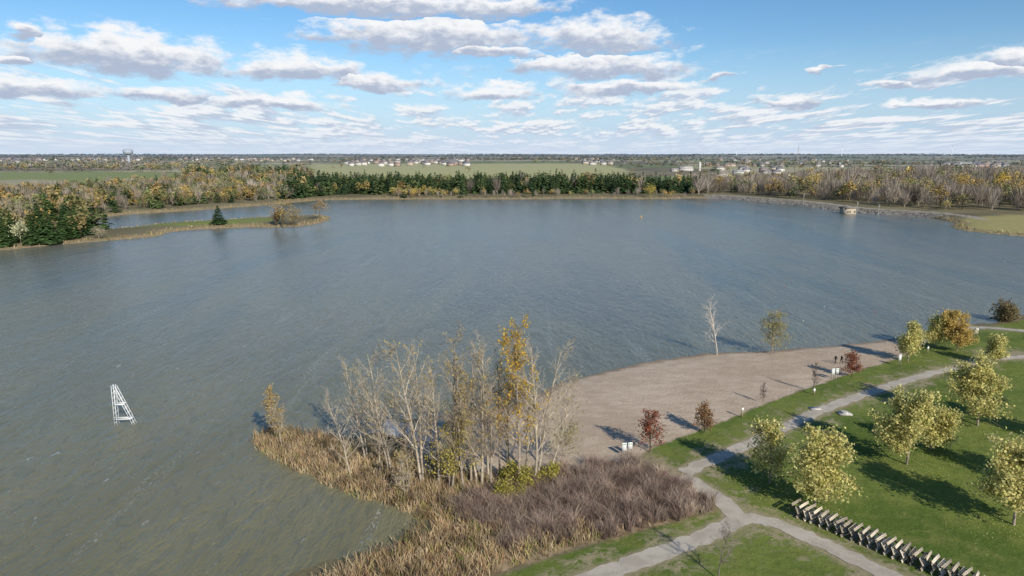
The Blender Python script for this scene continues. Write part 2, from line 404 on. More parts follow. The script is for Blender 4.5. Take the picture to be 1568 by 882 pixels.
CT=[(432,682,585,pale,pinkish,1200,.95,1,0),(538,728,600,pale,None,0,1.15,1,-.12),(563,705,548,pale,lows,200,.95,2,0),
(600,718,520,pale,lows,200,.95,2,0),(628,728,585,grey,lows,200,1,1,-.1),(650,738,508,pale,lows,600,.95,2,0),(688,748,500,grey,lows,700,.95,2,0),
(709,752,560,grey,lows,700,.9,1,0),(735,742,500,pale,lows,200,.95,2,0),(794,750,480,grey,gold,3000,.8,1,0),(778,736,505,grey,gold,500,.8,1,0),
(765,728,545,grey,lows,300,.8,1,0),(815,738,505,pale,lows,200,1.1,2,.06),(842,728,565,pale,lows,200,1.1,1,.12),(752,748,560,grey,lows,250,.8,1,0),(700,728,610,grey,yell,500,1,1,0),(620,755,680,pale,lows,300,1,2,0),(664,722,560,grey,lows,100,.8,1,-.05),
(582,722,600,pale,None,0,1,1,.05),(672,742,545,pale,lows,150,.95,1,.03),(722,738,530,grey,lows,400,.9,1,0),(748,730,520,pale,lows,150,.9,1,-.03),(805,728,530,pale,lows,150,1,1,.03)]
for (u,v,vt,bk,lc,nl,sp,st_,ln) in CT:
    make_tree('cottonwood_tree',u,v,vt,PB,bk,lc,nl,.12,.17,sp,(ln,0),.25,9,st_,.010)
make_tree('willow_tree',688,745,632,PL,grey,[[.56,.46,.10],[.5,.44,.12]],2200,.12,.3,.9,zlo=.25)
make_tree('willow_tree',860,708,640,PL,grey,[[.36,.33,.14],[.42,.38,.17]],900,.11,.3,1.0,zlo=.2)
make_tree('cottonwood_tree',1098,539,452,PB,[.55,.49,.42],None,0,spread=1.25,rk=.013)
make_tree('willow_tree',1181,540,477,PL,grey,[[.44,.38,.18],[.38,.35,.16]],2600,.13,.3,1.35,zlo=.15,rk=.012)
make_tree('bare_sapling',1245,601,552,PB,dk,None,0,spread=.8,rk=.008)
make_tree('bare_sapling',1168,618,584,PB,dk,None,0,spread=1,rk=.008)
for (u,v,vt,n_,sp) in [(1178,741,645,3200,1.0),(1248,775,655,9500,1.2),(1388,712,598,10500,1.3),(1425,690,622,6500,1.15),(1390,553,494,5500,1.05),(1497,652,548,9500,1.2),(1522,557,513,5500,1.1),(1552,805,672,10500,1.25),(1432,532,484,6000,1.1)]:
    make_tree('maple_tree',u,v,vt,PL,grey,yell,n_,.16,.32,sp,zlo=.2,rk=.016)
make_tree('maple_tree',1466,537,477,PL,grey,[[.66,.47,.15],[.6,.47,.15],[.68,.52,.2]],8500,.17,.32,1.3,zlo=.18)
make_tree('maple_tree',1630,760,640,PL,grey,yell,9000,.15,.28,1.15,zlo=.2,rk=.016)
make_tree('maple_tree',1640,680,575,PL,grey,yell,9000,.15,.28,1.15,zlo=.2,rk=.016)
red=[[.36,.13,.075],[.42,.17,.10],[.30,.11,.07]]
for (u,v,vt,c_) in [(995,693,625,red),(1078,663,616,[[.38,.24,.12],[.34,.18,.09]]),(1304,577,537,red)]:
    make_tree('red_maple_tree',u,v,vt,PL,dk,c_,1500,.12,.22,1.05,zlo=.22)
make_tree('bare_tree',1100,888,795,PB,[.24,.20,.17],None,0,spread=1.45,rk=.011)
make_tree('shrub',1545,492,463,PL,dk,[[.26,.20,.10],[.30,.24,.12]],2600,.22,.5,1.6,zlo=.0,stems=3,zb=.2)
for (u,v,vt) in [(800,752,712),(840,742,715),(780,765,735),(770,740,718)]:
    make_tree('yellow_shrub',u,v,vt,PL,dk,[[.54,.46,.09],[.45,.42,.10]],1300,.12,.25,1.5,zlo=.02,stems=2)

# fallen leaves
FL=[]
for (u,v) in [(1178,741),(1248,775),(1388,712),(1425,690),(1390,553),(1497,652),(1552,805),(1466,537)]:
    x,y=G(u,v,.7);q=rng.normal(size=(500,2))*3.2+np.array([x-1,y+1.5]);FL.append(q)
q=np.concatenate(FL);V,F_=quads(np.c_[q,height(q[:,0],q[:,1])+.06],.06,.8,.2)
build('fallen_leaves',[(V,F_,rep(np.array(yell)[rng.integers(0,4,len(q))],4),0)],[M_leaf])

# ---------------- reeds / shrub thicket
def inpoly(poly,n):
    a=np.array(poly);lo=a.min(0);hi=a.max(0);q=rng.uniform(lo,hi,(n*4,2))
    q=q[sdpoly(q[:,0],q[:,1],poly)>0];return q[:n]
def blades(q,hh,w,cols,leanamp=.25,z0=None,dark=.7,cidx=None):
    n=len(q);z=height(q[:,0],q[:,1])-.15 if z0 is None else z0
    a=rng.uniform(0,6.28,n);l=rng.normal(size=(n,2))*leanamp*hh[:,None]
    sx=np.cos(a)[:,None]*w[:,None];sy_=np.sin(a)[:,None]*w[:,None];s3=np.c_[sx,sy_,np.zeros(n)]
    P0=np.c_[q,z];P1=P0+np.c_[l*.35,hh*.6];P2=P0+np.c_[l,hh]
    V=np.stack([P0-s3,P0+s3,P1-s3*.8,P1+s3*.8,P2-s3*.15,P2+s3*.15],1).reshape(-1,3)
    b_=(np.arange(n)*6)[:,None]
    F_=np.concatenate([b_+np.array([[0,1,3,2]]),b_+np.array([[2,3,5,4]])])
    ci=rng.integers(0,len(cols),n) if cidx is None else cidx
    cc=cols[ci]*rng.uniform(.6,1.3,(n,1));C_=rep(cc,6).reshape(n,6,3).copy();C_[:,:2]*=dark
    return V,F_,C_.reshape(-1,3)
tan=np.array([[.56,.44,.27],[.66,.53,.34],[.50,.37,.22],[.50,.33,.18],[.40,.29,.21],[.42,.38,.16]]);prp=np.array([[.36,.265,.22],[.43,.325,.26],[.29,.21,.175],[.50,.40,.31]]);olv=np.array([[.34,.33,.10],[.28,.30,.09]])
q=inpoly(REED,64000);hq=height(q[:,0],q[:,1]);q=q[hq>-.18]
sdp=sdpoly(q[:,0],q[:,1],REED);q=q[(sdp>rng.uniform(-.3,2.2,len(sdp)))]
den=nz(q[:,0],q[:,1],3.2,55)+.6*nz(q[:,0],q[:,1],1.1,56)
q=q[den+rng.normal(size=len(q))*.5>-.40]
pc=nz(q[:,0],q[:,1],7,77)
thick=sdpoly(q[:,0],q[:,1],THK)+2.5*pc
tr=thick>0
def patchidx(q,n,s,seed):
    v=nz(q[:,0],q[:,1],s,seed)*.35+.5+rng.normal(size=len(q))*.22
    return np.clip((v*n).astype(int),0,n-1)
qa=q[~tr];hv=1+.35*nz(qa[:,0],qa[:,1],2.5,91)
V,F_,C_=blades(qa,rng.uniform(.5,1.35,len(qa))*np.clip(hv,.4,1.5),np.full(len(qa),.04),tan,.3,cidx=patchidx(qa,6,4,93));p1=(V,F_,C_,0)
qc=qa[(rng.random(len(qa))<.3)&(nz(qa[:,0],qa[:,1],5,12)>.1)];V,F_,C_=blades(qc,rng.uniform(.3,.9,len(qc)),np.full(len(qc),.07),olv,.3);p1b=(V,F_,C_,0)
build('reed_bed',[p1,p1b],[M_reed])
qb=q[tr];cl=inpoly(REED,4200);th_=sdpoly(cl[:,0],cl[:,1],THK)+1.5*nz(cl[:,0],cl[:,1],7,77);cl=cl[th_>-1][:760]
parts=[]
n=len(cl);m_=60
base_=np.repeat(cl,m_,0)+rng.normal(size=(n*m_,2))*.16
hh=np.repeat(rng.uniform(.8,2.4,n),m_)*rng.uniform(.5,1.1,n*m_)
bc=rng.integers(0,4,n)
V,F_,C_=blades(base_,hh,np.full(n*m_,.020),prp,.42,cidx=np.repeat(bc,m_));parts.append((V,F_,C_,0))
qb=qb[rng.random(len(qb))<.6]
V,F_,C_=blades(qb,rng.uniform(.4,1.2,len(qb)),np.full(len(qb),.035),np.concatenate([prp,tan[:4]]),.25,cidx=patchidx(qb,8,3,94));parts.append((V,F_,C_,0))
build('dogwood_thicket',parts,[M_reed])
ug=inpoly(GP([(400,672),(520,690),(600,700),(700,725),(850,715),(860,730),(780,760),(640,765),(520,735),(410,695)],.5),7000)
ug=ug[height(ug[:,0],ug[:,1])>.02]
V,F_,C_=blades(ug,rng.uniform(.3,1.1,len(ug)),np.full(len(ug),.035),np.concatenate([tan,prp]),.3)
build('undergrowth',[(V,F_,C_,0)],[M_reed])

# ---------------- distant forest masses
def proto_con(nq):
    t=rng.random(nq)**1.25;z=.06+.94*t;R=(1-t)*.20+.012;a=rng.uniform(0,6.28,nq)
    rad=R*rng.uniform(.45,1.15,nq);P=np.c_[np.cos(a)*rad,np.sin(a)*rad,z]
    s=(.05*(1-t)+.022)*rng.uniform(.7,1.3,nq)
    o_=np.c_[np.cos(a),np.sin(a),-.45*np.ones(nq)];tt=np.c_[-np.sin(a),np.cos(a),rng.normal(size=nq)*.2]
    V=np.stack([P-o_*s[:,None]*1.3,P-tt*s[:,None],P+o_*s[:,None]*1.3,P+tt*s[:,None]],1).reshape(-1,3)
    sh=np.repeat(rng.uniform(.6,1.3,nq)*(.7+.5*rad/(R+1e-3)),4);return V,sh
def proto_dec(nq,ncl=9):
    c=rvec(ncl)*rng.uniform(.4,.9,(ncl,1))*np.array([.27,.27,.30])+np.array([0,0,.62])
    k_=rng.integers(0,ncl,nq);P=c[k_]+rng.normal(size=(nq,3))*.075;csh=rng.uniform(.75,1.2,ncl)
    V,_=quads(P,.042*rng.uniform(.7,1.3,nq)*math.sqrt(110/nq));sh=np.repeat(rng.uniform(.7,1.25,nq)*csh[k_],4)
    T,_=tubes([[0,0,-.05]],[[0,0,.5]],np.array([.018]),np.array([.01]),4)
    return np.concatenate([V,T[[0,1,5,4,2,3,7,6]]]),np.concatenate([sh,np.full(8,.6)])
def proto_bare(nq):
    a=rng.uniform(0,6.28,nq);s0=rng.uniform(.15,.6,nq);e=rng.random(nq)
    z1=.45+.55*e;R=np.sqrt(np.clip(1-((z1-.6)/.42)**2,0.03,1))*.27*rng.uniform(.5,1.05,nq)
    P0=np.c_[rng.normal(size=nq)*.01,rng.normal(size=nq)*.01,s0*z1];P1=np.c_[np.cos(a)*R,np.sin(a)*R,z1]
    P0=P0+(P1-P0)*rng.uniform(0,.5,nq)[:,None]*np.array([1,1,0.4])
    w=rvec(nq)*.007
    V=np.stack([P0-w,P0+w,P1+w*.5,P1-w*.5],1).reshape(-1,3)
    T,_=tubes([[0,0,-.05]],[[0,0,.7]],np.array([.016]),np.array([.006]),4)
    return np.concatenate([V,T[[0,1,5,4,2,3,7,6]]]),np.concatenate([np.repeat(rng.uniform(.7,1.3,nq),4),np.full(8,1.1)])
def inst(protos,pos,h,wd,col):
    parts=[];N_=len(pos);ch=rng.integers(0,len(protos),N_)
    for k_,(PV,sh) in enumerate(protos):
        m=ch==k_;n=m.sum()
        if n==0: continue
        a=rng.uniform(0,6.28,n);c_,s_=np.cos(a)[:,None],np.sin(a)[:,None];sc=(h[m]*wd[m])[:,None]
        x=(PV[None,:,0]*c_-PV[None,:,1]*s_)*sc;y=(PV[None,:,0]*s_+PV[None,:,1]*c_)*sc;z=PV[None,:,2]*h[m][:,None]
        V=np.stack([x,y,z],-1)+pos[m][:,None,:]
        C_=col[m][:,None,:]*sh[None,:,None]
        V=V.reshape(-1,3);parts.append((V,np.arange(len(V)).reshape(-1,4),C_.reshape(-1,3),0))
    return parts
con=[proto_con(100) for _ in range(4)];dec=[proto_dec(100) for _ in range(5)];bar=[proto_bare(80) for _ in range(4)]
con2=[proto_con(34) for _ in range(2)];dec2=[proto_dec(28,5) for _ in range(3)]
cG=np.array([[.055,.095,.034],[.075,.12,.04],[.045,.078,.033],[.10,.135,.05]])
cO=np.array([[.44,.31,.11],[.40,.27,.10],[.46,.35,.12],[.32,.25,.11],[.27,.25,.11],[.21,.23,.09],[.18,.21,.08]])
cB=np.array([[.31,.26,.21],[.36,.30,.235],[.27,.225,.18],[.38,.325,.265]])
cY=np.array([[.60,.45,.12],[.54,.38,.10],[.48,.40,.15]])
def scat(name,poly,n,mix,h0,h1,sdmin=3,near=True,seed=3):
    q=inpoly(poly,n);sd=sdland(q[:,0],q[:,1]);q=q[sd>sdmin];z=height(q[:,0],q[:,1])-.2
    d=np.hypot(q[:,0],q[:,1]);cum=np.cumsum(mix)/sum(mix)
    pv=rng.random(len(q))*.55+.45*np.clip(nz(q[:,0],q[:,1],50,seed)*.5+.5,0,.999)
    pick=np.searchsorted(cum,np.clip(pv,0,.9999))
    hs_=1+.18*nz(q[:,0],q[:,1],35,seed+4)
    parts=[]
    for k_,(pr,cs,w0) in enumerate(((con if near else con2,cG,1.2),(dec if near else dec2,cO,1.15),(bar if near else dec2,cB,1.2),(dec if near else dec2,cY,1.15))):
        m=pick==k_
        if m.sum()==0: continue
        c_=cs[rng.integers(0,len(cs),m.sum())]*rng.uniform(.75,1.25,(m.sum(),1))
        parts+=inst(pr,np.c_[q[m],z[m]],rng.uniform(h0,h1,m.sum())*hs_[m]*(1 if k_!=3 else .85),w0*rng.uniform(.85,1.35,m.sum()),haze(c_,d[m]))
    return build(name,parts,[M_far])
scat('pine_forest',GP([(430,309),(520,302),(620,301),(1060,300),(1085,296),(900,290),(450,290)]),1400,[7,1.4,.7,.3],10,18)
scat('shoreline_bushes',GP([(590,305),(1060,304),(1060,301),(590,301.5)]),120,[.5,2,2,1],3.5,8,.5)
scat('autumn_bushes',GP([(600,304),(680,304),(680,300.5),(600,300.5)]),24,[0,.5,0,3],8,12,1)
scat('mixed_forest',GP([(-250,405),(0,381),(60,375),(150,366),(160,355),(128,338),(138,329),(90,318),(-60,318),(-250,330)]),420,[5,2.2,2,.4],8,15,3)
scat('mixed_forest',GP([(-100,330),(128,334),(200,326),(300,319),(420,311),(500,303),(500,292),(300,286),(110,296),(-100,306)]),1600,[3,2.6,3.2,.8],7,13,4,seed=8)
scat('mixed_forest',GP([(285,285),(480,295),(480,276),(400,272),(285,276)]),550,[4,2.5,2,.5],11,17,3,seed=13)
scat('bare_woodland',GP([(1060,301),(1150,303),(1290,315),(1450,328),(1600,330),(1900,335),(1900,285),(1568,280),(1300,285),(1060,291)]),2300,[.6,3,4.2,1.6],12,18,24,seed=21)
scat('bare_woodland',GP([(1060,289),(1130,284),(1420,284),(1900,284),(1900,270),(1430,270),(1400,281),(1060,283)]),700,[.8,3,4,1],10,15,4,False)
scat('mixed_forest',GP([(-60,265),(130,265),(285,267),(285,256),(100,254),(-60,256)]),350,[2,4,4,.2],14,20,4,False)
def one_far(name,u,v,vt,kind,col,w=1.1):
    x,y=G(u,v,.8);z=max(hz(x,y),.25);h=treeh(y,z,vt)*1.04
    pr=[proto_con(700)] if kind=='c' else ([proto_dec(600,16)] if kind=='d' else [proto_bare(260)])
    PV,sh=pr[0]
    if kind!='b':
        n4=len(PV)//4;c_=PV[:n4*4].reshape(n4,4,3);m=c_.mean(1,keepdims=True);c_[:]=m+(c_-m)*(.55 if kind=='c' else 1.1)
        PV=c_.reshape(-1,3)
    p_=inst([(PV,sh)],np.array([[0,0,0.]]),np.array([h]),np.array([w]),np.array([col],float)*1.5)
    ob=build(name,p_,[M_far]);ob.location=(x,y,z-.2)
one_far('pine_tree',335,345,315,'c',[.03,.055,.02],1.9)
one_far('oak_tree',433,346,304,'d',[.27,.19,.07],1.6);one_far('oak_tree',450,346,316,'d',[.24,.18,.08],1.3)
one_far('oak_tree',490,338,304,'d',[.24,.17,.08],1.3);one_far('oak_tree',424,345,320,'b',[.2,.16,.12],1.2)
for (u,v,vt) in [(20,372,325),(48,374,330),(75,372,318),(98,368,322),(115,366,330),(8,377,335),(62,370,312),(135,362,325)]:
    one_far('spruce_tree',u,v,vt,'c',[.04,.07,.025],1.3)
one_far('pale_willow_tree',33,375,334,'d',[.38,.37,.22],1.2);one_far('pale_willow_tree',152,366,345,'d',[.32,.28,.19],1.5)
for (u,v,vt,c_) in [(1240,303,264,[.42,.32,.08]),(1178,296,270,[.3,.23,.1]),(1535,310,260,[.42,.29,.07]),(1500,314,266,[.3,.22,.09]),(1425,318,268,[.3,.23,.12]),(1275,309,291,[.36,.29,.16]),(350,308,284,[.38,.27,.07]),(210,318,303,[.42,.24,.07]),(996,303,281,[.40,.32,.09]),(1465,312,262,[.38,.28,.09]),(1555,316,268,[.36,.26,.08]),(1390,314,272,[.34,.27,.1]),(1330,311,272,[.3,.22,.1]),(60,325,300,[.4,.32,.1]),(20,330,305,[.42,.35,.13])]:
    one_far('autumn_tree',u,v,vt,'d',c_,1.35)
LA=np.array(LAKE);pts=[]
for a,b_ in zip(LA,np.roll(LA,-1,0)):
    if max(a[1],b_[1])<290 or min(a[1],b_[1])<250: continue
    Ln=np.linalg.norm(b_-a);n=int(Ln*9);t=rng.random(n)[:,None];nn=np.array([b_[1]-a[1],a[0]-b_[0]])/Ln
    pts.append(a+(b_-a)*t+nn*rng.uniform(-7,7,(n,1)))
q=np.concatenate(pts);sd=sdland(q[:,0],q[:,1]);rp=(q[:,0]>G(1080,303)[0])&(q[:,1]>430)&(q[:,0]<G(1450,330)[0])
q=q[(sd>0)&(sd<6)&(~rp)]
V,F_,C_=blades(q,rng.uniform(.5,1.5,len(q)),np.full(len(q),.16),np.concatenate([tan,olv,tan])*.9,.2)
build('shore_reeds',[(V,F_,C_,0)],[M_reed])
a=np.array(GP([(1082,302.5),(1150,307),(1220,313),(1275,321),(1310,325),(1400,330),(1440,335)]))
t=rng.random(5000)*(len(a)-1);k_=t.astype(int);f=(t-k_)[:,None];q=a[k_]*(1-f)+a[k_+1]*f
q=q+rng.uniform(-9,9,q.shape);sd=sdland(q[:,0],q[:,1]);q=q[(sd>-.5)&(sd<9)]
V,F_=quads(np.c_[q,height(q[:,0],q[:,1])+.1],rng.uniform(.25,.55,len(q)),.9)
build('riprap_rocks',[(V,F_,rep(np.tile([.28,.26,.24],(len(q),1))*rng.uniform(.5,1.3,(len(q),1)),4),0)],[M_conc])

# far landscape tree lines
parts=[];Q=[];H=[]
for k_ in range(130):
    r0=math.exp(rng.uniform(math.log(1250),math.log(9000)));a0=math.radians(rng.uniform(-48,48))
    c=np.array([r0*math.sin(a0),r0*math.cos(a0)]);Lh=rng.uniform(150,500)*(r0/2000)**.6
    hd=rng.normal()*.25;n=int(Lh/9*(1 if r0<4000 else .7))
    t=rng.uniform(-1,1,n)*Lh;dep=rng.normal(size=n)*rng.choice([5,12,40])
    Q.append(np.c_[c[0]+t*math.cos(hd)-dep*math.sin(hd),c[1]+t*math.sin(hd)+dep*math.cos(hd)])
for r0,n in ((3600,450),(5200,800),(7500,1200),(10500,1500)):
    a_=np.radians(rng.uniform(-46,46,n));a_=a_[(nz(a_*30,a_*0,7,int(r0)+1)>-.2)|(r0>7000)];rr_=r0*(1+.06*nz(a_*30,a_*0,8,int(r0))+.02*rng.normal(size=len(a_)));Q.append(np.c_[rr_*np.sin(a_),rr_*np.cos(a_)])
q=np.concatenate(Q)
for poly in (FIELD,FIELDL,FIELDR):
    s=sdpoly(q[:,0],q[:,1],poly);q=q[(s<0)|(rng.random(len(q))<.02)]
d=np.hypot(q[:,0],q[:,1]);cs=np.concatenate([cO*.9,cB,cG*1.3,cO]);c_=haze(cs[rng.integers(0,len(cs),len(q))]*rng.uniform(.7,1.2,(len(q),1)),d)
pos=np.c_[q,height(q[:,0],q[:,1])-.5]
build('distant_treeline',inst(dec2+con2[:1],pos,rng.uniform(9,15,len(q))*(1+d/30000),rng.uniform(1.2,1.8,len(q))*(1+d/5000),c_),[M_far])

# ---------------- distant buildings
def house(x,y,z,w,l,h,rz,wall,roof,parts,rh=.35):
    R=np.array([[math.cos(rz),-math.sin(rz),0],[math.sin(rz),math.cos(rz),0],[0,0,1]])
    V,F_=box((0,0,h/2),(l,w,h));parts.append((V@R.T+[x,y,z],F_,wall,0))
    e=.4;V=np.array([[-l/2-e,-w/2-e,h+.003],[l/2+e,-w/2-e,h+.003],[l/2+e,w/2+e,h+.003],[-l/2-e,w/2+e,h+.003],[-l/2-e,-.01,h+w*rh],[l/2+e,-.01,h+w*rh],[l/2+e,.01,h+w*rh],[-l/2-e,.01,h+w*rh]])
    F_=[[0,1,5,4],[2,3,7,6],[4,5,6,7],[1,2,6,5],[3,0,4,7],[3,2,1,0]];parts.append((V@R.T+[x,y,z],F_,roof,0))
    for k_ in range(max(2,int(l/4))):
        xx=-l/2+(k_+.5)*l/max(2,int(l/4))
        for sg in(-1,1):
            V,F_=box((xx,sg*(w/2+.02),h*.6),(1.1,.08,1.2));parts.append((V@R.T+[x,y,z],F_,[.05,.06,.08],0))
parts=[]
def town(u0,u1,v0,v1,n,sc=1):
    for _ in range(n):
        x,y=G(rng.uniform(u0,u1),rng.uniform(v0,v1),8);z=hz(x,y)
        wl=[[.55,.52,.48],[.38,.28,.23],[.65,.63,.6],[.48,.41,.33]][rng.integers(0,4)];rf=[[.2,.19,.2],[.26,.22,.2],[.16,.16,.18]][rng.integers(0,3)]
        house(x,y,z,10*sc,rng.uniform(12,18)*sc,6*sc,rng.uniform(-.4,.4),wl,rf,parts)
town(0,60,245,250,50,1.3);town(60,220,244,248,70,1.3);town(260,480,244,247,40,1.2);town(530,720,245,253,80,1.2);town(880,940,246,252,15,1.2);town(1080,1300,244,254,40);town(1430,1540,248,256,30,1.2);town(1100,1200,256,268,10)
build('distant_houses',parts,[M_paint])
def bld(name,u,v,w,l,h,rz,wall,roof,rh=.35):
    x,y=G(u,v,3);e=empty(name,(x,y,hz(x,y)),rz);p=[];house(0,0,0,w,l,h,0,wall,roof,p,rh)
    build('walls',p[:1],[M_conc],parent=e);build('roof',p[1:2],[M_paint],parent=e);build('windows',p[2:],[M_paint],parent=e)
bld('white_farmhouse',1150,290,9,16,5,.2,[.7,.68,.65],[.16,.15,.15]);bld('white_farmhouse',1135,289,8,10,4,.1,[.7,.7,.68],[.2,.18,.17])
bld('barn',1050,262,14,28,5,.1,[.6,.58,.55],[.4,.38,.36]);bld('barn',1033,263,9,15,4,.3,[.5,.48,.45],[.3,.28,.26]);bld('long_shed',1465,253,25,90,6,.05,[.5,.5,.5],[.5,.5,.5],.15)
bld('barn',1130,267,10,18,5,.2,[.6,.6,.58],[.3,.3,.3]);bld('long_shed',640,250,25,80,6,.05,[.5,.5,.5],[.45,.43,.41],.15)
x,y=G(1071,262,3);z=hz(x,y);V,F_=tubes([[0,0,0],[0,0,17]],[[0,0,17],[0,0,19.5]],np.array([2.8,2.8]),np.array([2.8,.4]),16)
build('silo',[(V,F_,[.6,.57,.52],0)],[M_conc]).location=(x,y,z)
# water tower
x,y=G(198,252,6);z=hz(x,y);prof=[(4.6,0),(4.0,30),(5,35),(12.5,39),(14.5,43),(14.5,49),(10,53),(1,54.5)]
V,F_=tubes([[0,0,a[1]] for a in prof[:-1]],[[0,0,a[1]] for a in prof[1:]],np.array([a[0] for a in prof[:-1]],float),np.array([a[0] for a in prof[1:]],float),24)
build('water_tower',[(V,F_,[.36,.40,.46],0)],[M_paint],smooth=True).location=(x,y,z-2)
for (u,dd,rot) in [(1270,6500,.4),(1115,7500,1.1),(1432,8000,.1)]:
    a=math.atan((u-784)/FPX/CP);x,y=dd*math.sin(a),dd*math.cos(a);z=hz(x,y)
    e=empty('wind_turbine',(x,y,z));V,F_=tubes([[0,0,0]],[[0,0,82]],np.array([3.2]),np.array([1.8]),10);build('tower',[(V,F_,[.8,.8,.8],0)],[M_paint],parent=e)
    V,F_=box((0,-1,83),(4,9,4));build('nacelle',[(V,F_,[.8,.8,.8],0)],[M_paint],parent=e)
    for k_ in range(3):
        t=rot+k_*2.094;V,F_=beam((math.sin(t)*1.5,-6,83+math.cos(t)*1.5),(math.sin(t)*40,-6,83+math.cos(t)*40),1.8,.6);build('blade_%d'%(k_+1),[(V,F_,[.8,.8,.8],0)],[M_paint],parent=e)
x,y=G(1221,252,5);z=hz(x,y);pp=[]
for k_ in range(3):
    t=k_*2.094;pp.append((*beam((4*math.cos(t),4*math.sin(t),0),(.6*math.cos(t),.6*math.sin(t),62),.5),[.45,.4,.4],0))
for h_ in range(5,60,6):
    w=4-3.4*h_/62
    for k_ in range(3):
        t=k_*2.094;t2=t+2.094;pp.append((*beam((w*math.cos(t),w*math.sin(t),h_),(w*math.cos(t2),w*math.sin(t2),h_+3),.25),[.45,.4,.4],0))
build('lattice_mast',pp,[M_paint]).location=(x,y,z)
for u,v in [(1312,322),(1345,325),(1230,311)]:
    x,y=G(u,v,2);z=hz(x,y);V,F_=tubes([[0,0,0]],[[0,0,9]],np.array([.18]),np.array([.12]),8)
    build('utility_pole',[(V,F_,[.4,.38,.35],0),(*box((0,0,8.3),(2.2,.14,.14)),[.35,.3,.25],0),(*box((.3,0,7.4),(.4,.4,.7)),[.4,.4,.4],0)],[M_wood]).location=(x,y,z)
# pump house
x,y=G(1298,325,1);e=empty('pump_house',(x,y,hz(x,y)),.25)
def ch(n,parts,mat): build(n,parts,[mat],parent=e)
ch('walls',[(*box((0,0,3.2),(7.6,6.5,6.4)),[.42,.36,.28],0)],M_conc)
ch('plinth',[(*box((0,0,-.3),(8.6,7.5,1.2)),[.3,.29,.27],0)],M_conc)
ch('roof',[(*box((0,0,6.7),(8.8,7.7,.6)),[.22,.2,.18],0),(*box((0,0,7.15),(3,2.5,.3)),[.3,.3,.3],0)],M_conc)
ch('door',[(*box((1.5,-3.28,1.4),(1.1,.08,2.2)),[.08,.09,.1],0)],M_paint)
ch('windows',[(*box((xx,-3.28,4),(1,.08,1)),[.04,.05,.06],0) for xx in(-2.6,-.8,2.6)],M_paint)
ch('railing',[(*beam((-7,-4.5,.9),(7,-4.5,.9),.1),[.5,.5,.5],0)]+[(*beam((xx,-4.5,-.3),(xx,-4.5,.9),.1),[.5,.5,.5],0) for xx in range(-7,8,2)],M_paint)
ch('intake_walkway',[(*box((-1,-7,-.1),(2,7,.3)),[.35,.34,.32],0)]+[(*beam((-1.8,yy,-3),(-1.8,yy,-.2),.3),[.3,.3,.3],0) for yy in(-10,-8)],M_conc)

# ---------------- lake frame
x,y=G(193,649,0);e=empty('white_lattice_frame',(x,y,0),0.12)
def ladder(a,b,side,w,rungs,r0=.03):
    a=np.array(a,float);b=np.array(b,float);s=np.array(side,float)*w/2;P=[]
    P.append((*beam(a-s,b-s,r0*2),[.75,.76,.76],0));P.append((*beam(a+s,b+s,r0*2),[.75,.76,.76],0))
    for k_ in range(rungs):
        t=(k_+.5)/rungs;c=a+(b-a)*t;t2=(k_+1)/rungs-.02;c2=a+(b-a)*t2
        P.append((*beam(c-s,c+s,r0*1.3),[.75,.76,.76],0))
        if k_<rungs-1: P.append((*beam(c-s,c2+s,r0*.8),[.75,.76,.76],0))
    return P
for nm,yy in(('front',-.35),('back',.35)):
    P=ladder((-1.3,yy,-.8),(-1.15,yy,6.2),(1,0,0),.36,9)+ladder((1.5,yy,-.8),(-.95,yy,5.9),(.93,0,.35),.3,9)
    build(nm+'_legs',P,[M_paint],parent=e)
P=[]
for zz,x0,x1 in((.9,-1.25,.9),(3.2,-1.2,.1)):
    for yy in(-.35,.35): P.append((*beam((x0,yy,zz),(x1,yy,zz),.08,.16),[.75,.76,.76],0))
    for xx in(x0,x1): P.append((*beam((xx,-.35,zz),(xx,.35,zz),.07),[.75,.76,.76],0))
P.append((*beam((-1.12,-.35,6.15),(-1.12,.35,6.15),.1),[.75,.76,.76],0));P.append((*box((.8,0,.98),(.7,.7,.06)),[.7,.7,.7],0))
build('crossbars',P,[M_paint],parent=e)

# ---------------- signs, posts
def sign(u,v,hh=1.9,n=2,rz=.25,cols=((.8,.8,.8),(.8,.8,.78)),w=.62):
    x,y=G(u,v,.6);z=hz(x,y);P=[]
    for k_ in range(n):
        xx=(k_-(n-1)/2)*(w+.22);dz=.2*(k_%2)
        for s_ in(-1,1): P.append((*box((xx+s_*w*.42,.06,hh/2-.1),(.07,.07,hh+.2)),[.3,.27,.22],0))
        P.append((*box((xx,0,hh-.55+dz*.4),(w,.04,1.15-dz)),cols[k_%2],1))
        P.append((*box((xx,-.024,hh-.2),(w*.8,.006,.14)),[.15,.35,.2],1))
        for q_ in range(3): P.append((*box((xx,-.024,hh-.42-.13*q_),(w*.7,.006,.04)),[.4,.4,.4],1))
    ob=build('information_sign',P,[M_wood,M_paint]);ob.location=(x,y,z);ob.rotation_euler=(0,0,rz)
sign(960,698,1.8);sign(1278,581,2.0);sign(1377,560,2.2,1);sign(1494,517,2.2,1,w=1.0)
def post(u,v,hh=1.6):
    x,y=G(u,v,.6);z=hz(x,y);build('marker_post',[(*box((0,0,hh/2),(.16,.16,hh)),[.35,.3,.2],0),(*box((0,-.09,hh-.35),(.34,.03,.5)),[.75,.75,.7],0),(*box((0,0,hh+.03),(.22,.22,.06)),[.3,.26,.2],0)],[M_paint]).location=(x,y,z)
post(1136,640,1.7);post(1246,605,1.2);post(1420,541,1.6)
x,y=G(1293,634,.7);z=hz(x,y)
e=empty('manhole_pad',(x,y,z));build('slab',[(*box((0,0,.1),(1.9,1.4,.2)),[.42,.4,.36],0)],[M_conc],parent=e)
